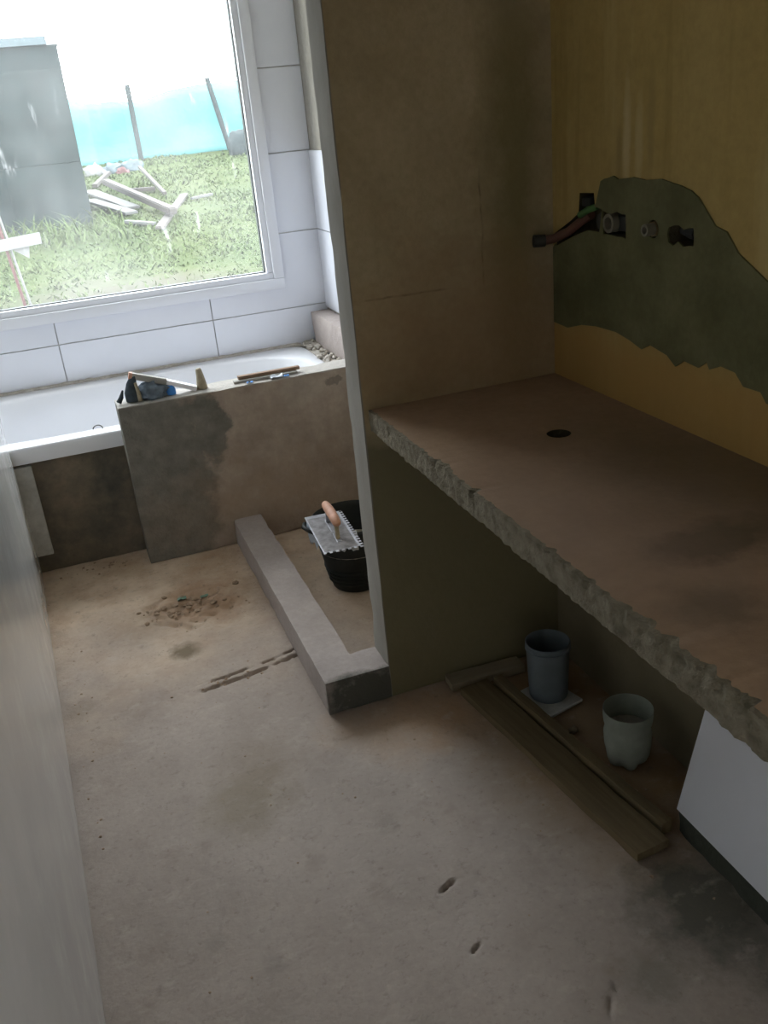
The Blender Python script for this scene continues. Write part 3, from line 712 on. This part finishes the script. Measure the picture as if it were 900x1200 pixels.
for v in bm.verts: v.co.z = max(0, v.co.z)
fin('thumb', bm, M['rag_dark'], gv, 70)
# craft knife: brown-grey handle rests on the glove, white blade points down to the ledge
kn = tag(empty('scraper_knife', (.33, 3.39, TZ)), 'scraper knife with dull handle and bright white blade, propped on the rag', 'knife')
a0, a1, a2 = Vector((-.135, 0, .090)), Vector((-.018, -.005, .048)), Vector((.085, -.012, .006))
def bar(p, q, w, h):
    bm = bmesh.new(); box(bm, -.5, .5, -w / 2, w / 2, -h / 2, h / 2); d = q - p
    bmesh.ops.bevel(bm, geom=bm.edges[:], offset=min(w, h) * .15, segments=2, affect='EDGES')
    for v in bm.verts: v.co.x *= d.length
    bmesh.ops.transform(bm, matrix=Matrix.Translation((p + q) / 2) @ d.to_track_quat('X', 'Z').to_matrix().to_4x4(), verts=bm.verts)
    return bm
knh = fin('handle', bar(a0, a1, .026, .022), M['stick_grey'], kn, 50)
fin('end_cap', bar(a0 + (a0 - a1).normalized() * .012, a0, .027, .023), M['handle_wood'], knh, 50)
fin('blade', bar(a1, a2, .034, .016), M['blade'], kn, 50)
cp = tag(lump('blue_cap', (.322, 3.375, TZ), .017, .014, .028, M['blue'], 11, amp=.15, sub=3), 'small blue plastic cap under the knife blade', 'cap')
bm = bmesh.new(); tube(bm, [(0, 0, 0), (0, 0, .02), (-.001, 0, .045), (-.003, 0, .07), (-.004, 0, .076)], [.021, .018, .0145, .0105, .008], 9)
for v in bm.verts: v.co += noise.noise_vector(v.co * 90) * .002; v.co.z = max(0, v.co.z)
o = fin('mortar_lump', bm, M['clay'], None, 40); o.location = (.437, 3.385, TZ); tag(o, 'upright pointed lump of dried mortar beside the knife tip', 'lump')
def strip(name, p, q, w, h, mat, label, cat, z=TZ, group=None):
    p, q = Vector((*p, 0)), Vector((*q, 0)); d = q - p; c = (p + q) / 2
    bm = bmesh.new(); box(bm, -d.length / 2, d.length / 2, -w / 2, w / 2, 0, h, min(w, h) * .12)
    o = fin(name, bm, mat, None, 40); o.location = (c.x, c.y, z); o.rotation_euler = (0, 0, math.atan2(d.y, d.x)); return tag(o, label, cat, group)
strip('wooden_strip', (.555, 3.375), (.800, 3.365), .030, .008, M['stick_grey'], 'lower grey wooden strip on the half wall', 'wooden strip')
strip('wooden_strip', (.575, 3.385), (.815, 3.382), .022, .012, M['stick'], 'brown wooden strip lying on top of the grey strip', 'wooden strip', TZ + .0085)
def scrap(loc, s, seed, mat, label, name='paper_scrap', cat='scrap'):
    bm = bmesh.new(); g = {}
    for i in range(6):
        for j in range(5):
            x, y = (i / 5 - .5) * s * 2, (j / 4 - .5) * s
            g[i, j] = (x + noise.noise(Vector((i, j, seed))) * s * .3, y + noise.noise(Vector((i, j, seed + 9))) * s * .3, .003 + abs(noise.noise(Vector((i * .7, j * .7, seed + 3)))) * s * .7)
    V = {k: bm.verts.new(p) for k, p in g.items()}; U = {k: bm.verts.new((p[0], p[1], p[2] - .0025)) for k, p in g.items()}
    for i in range(5):
        for j in range(4):
            bm.faces.new((V[i, j], V[i + 1, j], V[i + 1, j + 1], V[i, j + 1])); bm.faces.new((U[i, j], U[i, j + 1], U[i + 1, j + 1], U[i + 1, j]))
    rim = [(i, 0) for i in range(5)] + [(5, j) for j in range(4)] + [(i, 4) for i in range(5, 0, -1)] + [(0, j) for j in range(4, 0, -1)]
    for a, b in zip(rim, rim[1:] + rim[:1]): bm.faces.new((V[a], U[a], U[b], V[b]))
    o = fin(name, bm, mat, None, 60); o.location = loc; return tag(o, label, cat)
scrap((.610, 3.338, TZ), .012, 1, M['blue'], 'tiny bright blue plastic scrap left of the strips')
scrap((.715, 3.345, TZ), .024, 2, M['bag'], 'crumpled pale paper scrap in front of the strips')
scrap((.752, 3.338, TZ), .010, 5, M['blue'], 'tiny blue scrap at the right end of the pale paper')

# ------------------------------------------------------------------ under the counter
# plastic pipe offcut standing on a square of tile
pc = tag(empty('plastic_container', (1.040, 1.880, .013)), 'blue-grey open plastic container under the counter near the partition', 'container')
bm = bmesh.new(); lathe(bm, [(.02, 0), (.051, 0), (.053, .004), (.056, .09), (.0595, .162), (.061, .164), (.061, .169), (.058, .171), (.056, .163), (.053, .09), (.049, .008), (.02, .007)], 36)
pcb = fin('body', bm, M['grey_plastic'], pc, 40)
bm = bmesh.new(); lathe(bm, [(.0588, .150), (.0618, .151), (.0618, .155), (.0588, .156)], 36, closed=True); fin('rim_bead', bm, M['grey_plastic'], pcb, 50)
bm = bmesh.new(); box(bm, -.062, .062, -.07, .07, 0, .009, .0015); o = fin('tile_offcut', bm, M['tile_back'], None, 40); o.location = (1.032, 1.868, .003); o.rotation_euler = (0, 0, R(14)); tag(o, 'square grey tile offcut under the blue-grey container', 'tile')
# bottom half of a big soda bottle
cb = tag(empty('cut_bottle', (1.078, 1.558, .003)), 'bottom half of a cut cloudy plastic bottle under the counter', 'bottle')
def pet(a, r, z):
    k = max(0, 1 - z / .065); return .95 - .30 * k * (.5 + .5 * math.cos(5 * a)) 
bm = bmesh.new(); lathe(bm, [(.012, .012), (.030, .004), (.042, .000), (.050, .008), (.057, .028), (.0605, .06), (.061, .09), (.058, .104), (.0575, .112), (.061, .122), (.063, .138), (.063, .158), (.0618, .158), (.0615, .138), (.0595, .124), (.056, .110), (.0595, .09), (.059, .06), (.055, .030), (.046, .012), (.030, .008), (.010, .014)], 60, rmod=pet)
fin('body', bm, M['bottle'], cb, 50)
bm = bmesh.new(); lathe(bm, [(.01, .016), (.048, .018), (.054, .03), (.058, .06), (.0585, .098), (.05, .103), (.02, .099), (.004, .101)], 40, rmod=lambda a, r, z: pet(a, r, z) * .97)
fin('dried_residue', bm, M['mortar'], cb, 50)
# planks on the floor
def plank(name, a, b, w, h, mat, label, z=.0, group=None, uneven=.0015):
    a, b = Vector((*a, 0)), Vector((*b, 0)); d = b - a; c = (a + b) / 2; l = d.length
    o = rough_box(name, -w / 2, w / 2, -l / 2, l / 2, 0, h, mat, step=.02, amp=uneven, freq=9, edge=.002)
    o.location = (c.x, c.y, z); o.rotation_euler = (0, 0, math.atan2(d.y, d.x) - math.pi / 2); return tag(o, label, 'plank', group)
plank('wooden_plank', (.952, 1.27), (.868, 2.00), .088, .024, M['old_plank'], 'long dark dirty plank on the floor, the one nearer the room', .003)
plank('wooden_plank', (1.016, 1.31), (.938, 1.99), .028, .034, M['old_plank'], 'narrow dark plank on edge beside the wider floor plank', .003)
o = rough_box('wooden_batten', -.115, .115, -.03, .03, 0, .024, M['light_batten'], step=.02, amp=.001, freq=9, edge=.002)
o.location = (.925, 2.045, .003); o.rotation_euler = (0, 0, R(-2)); tag(o, 'short light wooden batten against the foot of the partition', 'batten')
o = lump('mortar_crumb', (1.02, 1.715, .002), .014, .010, .010, M['light_batten'], 6, sub=2); tag(o, 'small pale crumb on the floor between container and bottle', 'crumb')
# white tile leaning against the wall on the ledge
lean = R(13.5); bm = bmesh.new(); box(bm, -.009, 0, -.345, 0, 0, .66, .0012)
rot_about(bm, (0, 0, 0), lean, 'Y')
o = fin('leaning_tile', bm, M['tile'], None, 40); o.location = (1.049, 1.312, .061); tag(o, 'large white tile leaning against the wall under the counter', 'tile')
# debris and scraps on the floor
scrap((.185, 2.975, .0), .016, 21, M['green_scrap'], 'green scrap on the broken floor patch, nearer the bath corner', 'green_scrap')
scrap((.262, 2.955, .0), .014, 25, M['green_scrap'], 'green scrap on the broken floor patch, nearer the kerb', 'green_scrap')
bm = bmesh.new(); rnd = random.Random(12)
spots = [(.20, 2.92, .15, .10, 46, .013), (.22, 2.90, .17, .13, 60, .005), (.30, 2.40, .16, .03, 24, .005), (.0, 3.40, .3, .05, 40, .006), (.35, 1.9, .5, .9, 70, .003), (.98, 1.6, .12, .35, 40, .005), (-.19, 2.4, .03, .8, 25, .004)]
for cx_, cy_, sx_, sy_, n_, r0 in spots:
    for i in range(n_):
        x, y = rnd.gauss(cx_, sx_ * .5), rnd.gauss(cy_, sy_ * .5)
        if not (left_x(y) + .02 < x < 1.17 and .9 < y < 3.46): continue
        if .44 < x < .66 and y > 2.06: continue
        if x > .11 and y > 3.31: continue
        s = rnd.uniform(.3, 1) * r0; r_ = bmesh.ops.create_icosphere(bm, subdivisions=1, radius=s)
        for v in r_['verts']: v.co = Vector((v.co.x * rnd.uniform(.7, 1.5), v.co.y * rnd.uniform(.7, 1.5), v.co.z * .45)) + Vector((x, y, floor_z(x, y) + s * .2))
tag(fin('floor_crumbs', bm, M['crumb']), 'scattered mortar crumbs and grit on the screed floor', 'grit', kind='stuff')

# ------------------------------------------------------------------ yard outside the window
def gz(x, y): return .35 + .061 * (y - 7.6) + noise.noise(Vector((x * .5, y * .5, 0))) * .05 + noise.noise(Vector((x * 1.7, y * 1.7, 4))) * .02
bm = bmesh.new(); nx, ny = 90, 90
g = [[bm.verts.new((-22 + 54 * i / nx, 4.52 + 40 * (j / ny) ** 1.6, 0)) for i in range(nx + 1)] for j in range(ny + 1)]
for r_ in g:
    for v in r_:
        v.co.z = gz(v.co.x, v.co.y)
        if v.co.y > 18: v.co.z -= (v.co.y - 18) * .05
for j in range(ny):
    for i in range(nx): bm.faces.new((g[j][i], g[j][i + 1], g[j + 1][i + 1], g[j + 1][i]))
tag(fin('ground', bm, M['turf'], None, 80), 'rising turf of the yard outside the window', kind='structure')
bm = bmesh.new(); box(bm, -22, 32, -40, 4.52, -.5, -.14)
tag(fin('ground_behind', bm, M['turf']), 'turf around and behind the house', kind='structure')
tag(bx('ground_bounce', -2.5, 4.5, 4.515, 6.3, -.3, .36, M['bounce_paving']), 'unseen pale paving added below the window outside to bounce light onto the ceiling', kind='structure')  # out of view, added to throw daylight up to the ceiling
# grass blades
verts, faces = [], []; rnd = random.Random(3)
for i in range(26000):
    y = 6.6 + 11.5 * rnd.random() ** 1.25; w_ = .02 + y * .26
    x = rnd.uniform(-.12 * y, .33 * y)
    if x < .58 and 10.95 < y < 13.25: continue
    dens = noise.noise(Vector((x * .8, y * .8, 9)))
    mud = math.hypot((x - .5) / .9, (y - 7.6) / .5)
    if mud < 1 and rnd.random() < .8: continue
    if dens < -.25 and rnd.random() < .6: continue
    tall = 1.0 + (2.6 if (9.9 < y < 10.95 and -.9 < x < .85) and rnd.random() < .5 else 0)
    h_ = rnd.uniform(.02, .055) * (1 + dens) * tall; a = rnd.uniform(0, 6.28); b_ = .006 + .0006 * y
    lx, ly = rnd.gauss(0, .9) * h_, rnd.gauss(0, .9) * h_; z = gz(x, y) - .01; n_ = len(verts)
    c, s = math.cos(a) * b_, math.sin(a) * b_
    verts += [(x - c, y - s, z), (x + c, y + s, z), (x + lx * .5 + c * .6, y + ly * .5 + s * .6, z + h_ * .65), (x + lx * .5 - c * .6, y + ly * .5 - s * .6, z + h_ * .65), (x + lx, y + ly, z + h_)]
    faces += [(n_, n_ + 1, n_ + 2, n_ + 3), (n_ + 3, n_ + 2, n_ + 4)]
me = bpy.data.meshes.new('grass'); me.from_pydata(verts, [], faces)
tag(mesh_obj('grass', me, M['grass']), 'rough grass growing over the yard outside', 'grass', kind='stuff')
# shed
sh = tag(empty('shed', (-.6, 11.0, .5)), 'dark sheet-clad shed standing in the yard left of the window view', 'shed')
sy = 11.0; sx1 = .565
for x0, x1 in ((-3.0, -1.83), (-1.825, -.635), (-.63, sx1)):
    for z0, z1 in ((.1, 1.245), (1.25, 2.37)):
        bm = bmesh.new(); box(bm, x0, x1, sy, sy + .03, z0 + (.3 if False else 0), z1, .003); fin('wall_sheet', local(bm, sh), M['shed'], sh)
bm = bmesh.new(); box(bm, sx1 - .03, sx1, sy + .031, sy + 2.2, .1, 2.37); fin('side_wall', local(bm, sh), M['shed'], sh)
bm = bmesh.new(); box(bm, -3.0, sx1 - .031, sy + 2.17, sy + 2.2, .1, 2.37); box(bm, -3.0, -2.97, sy + .031, sy + 2.169, .1, 2.37); fin('back_walls', local(bm, sh), M['shed'], sh)
bm = bmesh.new(); box(bm, -3.05, sx1 - .10, sy - .05, sy + .05, 2.371, 2.45, .004); fin('fascia', local(bm, sh), M['shed_trim'], sh)
bm = bmesh.new(); box(bm, -3.05, sx1 + .02, sy + .051, sy + 2.25, 2.371, 2.42); fin('roof', local(bm, sh), M['roof'], sh)
# red and white stakes with white boards in front of the shed
sk = tag(empty('marker_stake', (-.25, 7.5, gz(-.25, 7.5))), 'thin red and white stake with a white board at the left window edge', 'stake')
gx = gz(-.25, 7.5)
bm = bmesh.new(); tube(bm, [(.03, 0, -.1), (-.05, 0, .9)], .012, 8); fin('pole', bm, M['tape_red'], sk, 60)
bm = bmesh.new(); tube(bm, [(.075, 0, -.1), (-.02, .01, .78)], .009, 8); fin('pole', bm, M['white_board'], sk, 60)
bm = bmesh.new(); prism(bm, [(-.30, .43), (.24, .47), (.24, .55), (-.30, .51)], 'y', -.045, -.027); fin('board', bm, M['white_board'], sk)
bm = bmesh.new(); prism(bm, [(.02, .455), (.15, .475), (.13, .375)], 'y', -.024, -.012); fin('board_bracket', bm, M['white_board'], sk)
# tarp fence
tf = tag(empty('tarp_fence', (2.6, 17.6, gz(2.6, 17.6))), 'turquoise tarp fence strung between posts at the end of the yard', 'fence')
bm = bmesh.new(); n = 60; g = []
for i in range(n + 1):
    x = -1.5 + 9 * i / n; col_ = []
    for j in range(9):
        f_ = j / 8; top = 1.10 + .10 * math.sin(x * 1.9 + 1) + .08 * noise.noise(Vector((x * 1.3, 0, 0)))
        col_.append(bm.verts.new((x, 18 + .10 * noise.noise(Vector((x * 1.5, f_ * 2, 2))), gz(x, 18) - .05 + top * f_)))
    g.append(col_)
for a, b in zip(g, g[1:]):
    for j in range(8): bm.faces.new((a[j], b[j], b[j + 1], a[j + 1]))
o = fin('tarp', local(bm, tf), M['tarp'], tf, 80); sd = o.modifiers.new('thickness', 'SOLIDIFY'); sd.thickness = .01
for (bx_, tx_) in ((1.93, 1.92), (3.56, 3.30), (5.4, 5.4), (-.2, -.2)):
    zb = gz(bx_, 17.7); bm = bmesh.new(); tube(bm, [(bx_, 17.7, zb - .2), (tx_, 17.75, zb + 1.22)], .045, 8); fin('post', local(bm, tf), M['post'], tf, 60)
# rubbish bags at the foot of the tarp
for i, (x, y, s, mt, lb) in enumerate(((1.02, 16.2, .17, M['white_board'], 'white rubbish bag beside the shed corner'), (1.30, 16.4, .16, M['shed_trim'], 'pale blue rubbish bag in the middle of the rubbish heap'), (1.62, 16.5, .17, M['shed_trim'], 'pale grey rubbish bag beside the left tarp post'), (1.42, 16.0, .10, M['tape_red'], 'faded red rubbish bundle in front of the other bags'))):
    o = lump('rubbish_bag', (x, y, gz(x, y) - .02), s, s * .8, s * .8, mt, 20 + i, sub=3); tag(o, lb, 'rubbish bag', 'rubbish at the foot of the tarp')
tag(lump('tree_stump', (3.55, 16.9, gz(3.55, 16.9) - .03), .22, .2, .32, M['post'], 31, sub=3, amp=.2), 'grey stump at the foot of the leaning tarp post', 'stump')
# loose planks in the grass: ends given as (x, y, height over turf)
def yplank(a, b, w, h, mat, label):
    A = Vector((a[0], a[1], gz(a[0], a[1]) + a[2])); B = Vector((b[0], b[1], gz(b[0], b[1]) + b[2]))
    o = fin('yard_plank', bar(A, B, w, h), mat, None, 40, origin=(A + B) / 2); return tag(o, label, 'plank', 'loose planks in the yard grass')
yplank((.985, 14.0, .13), (1.405, 10.7, .10), .10, .075, M['yard_plank'], 'long thick grey beam lying across the plank pile')
yplank((1.86, 12.8, .03), (1.165, 10.15, .03), .10, .035, M['yard_plank'], 'plank crossing under the long beam, pointing to the right')
yplank((.74, 13.9, .05), (1.10, 11.9, .05), .17, .03, M['yard_plank_white'], 'upper white board sticking out beside the shed')
yplank((.68, 13.1, .05), (1.01, 11.25, .05), .15, .03, M['yard_plank_white'], 'lower white board sticking out beside the shed')
yplank((.883, 10.78, .03), (1.15, 10.45, .03), .07, .03, M['yard_plank_white'], 'short pale lath at the front of the plank pile')
yplank((.85, 14.3, .05), (1.16, 15.4, .08), .07, .05, M['yard_plank'], 'short brown offcut behind the white boards')
yplank((1.204, 13.6, .04), (1.58, 13.5, .05), .09, .05, M['yard_plank'], 'thin brown plank at the back of the pile')
yplank((1.56, 14.75, .16), (1.64, 13.0, .05), .05, .04, M['yard_plank'], 'narrow plank slanting at the back right of the pile')
yplank((1.835, 12.1, .04), (2.117, 12.2, .05), .05, .03, M['yard_plank_white'], 'small white lath alone in the grass right of the pile')
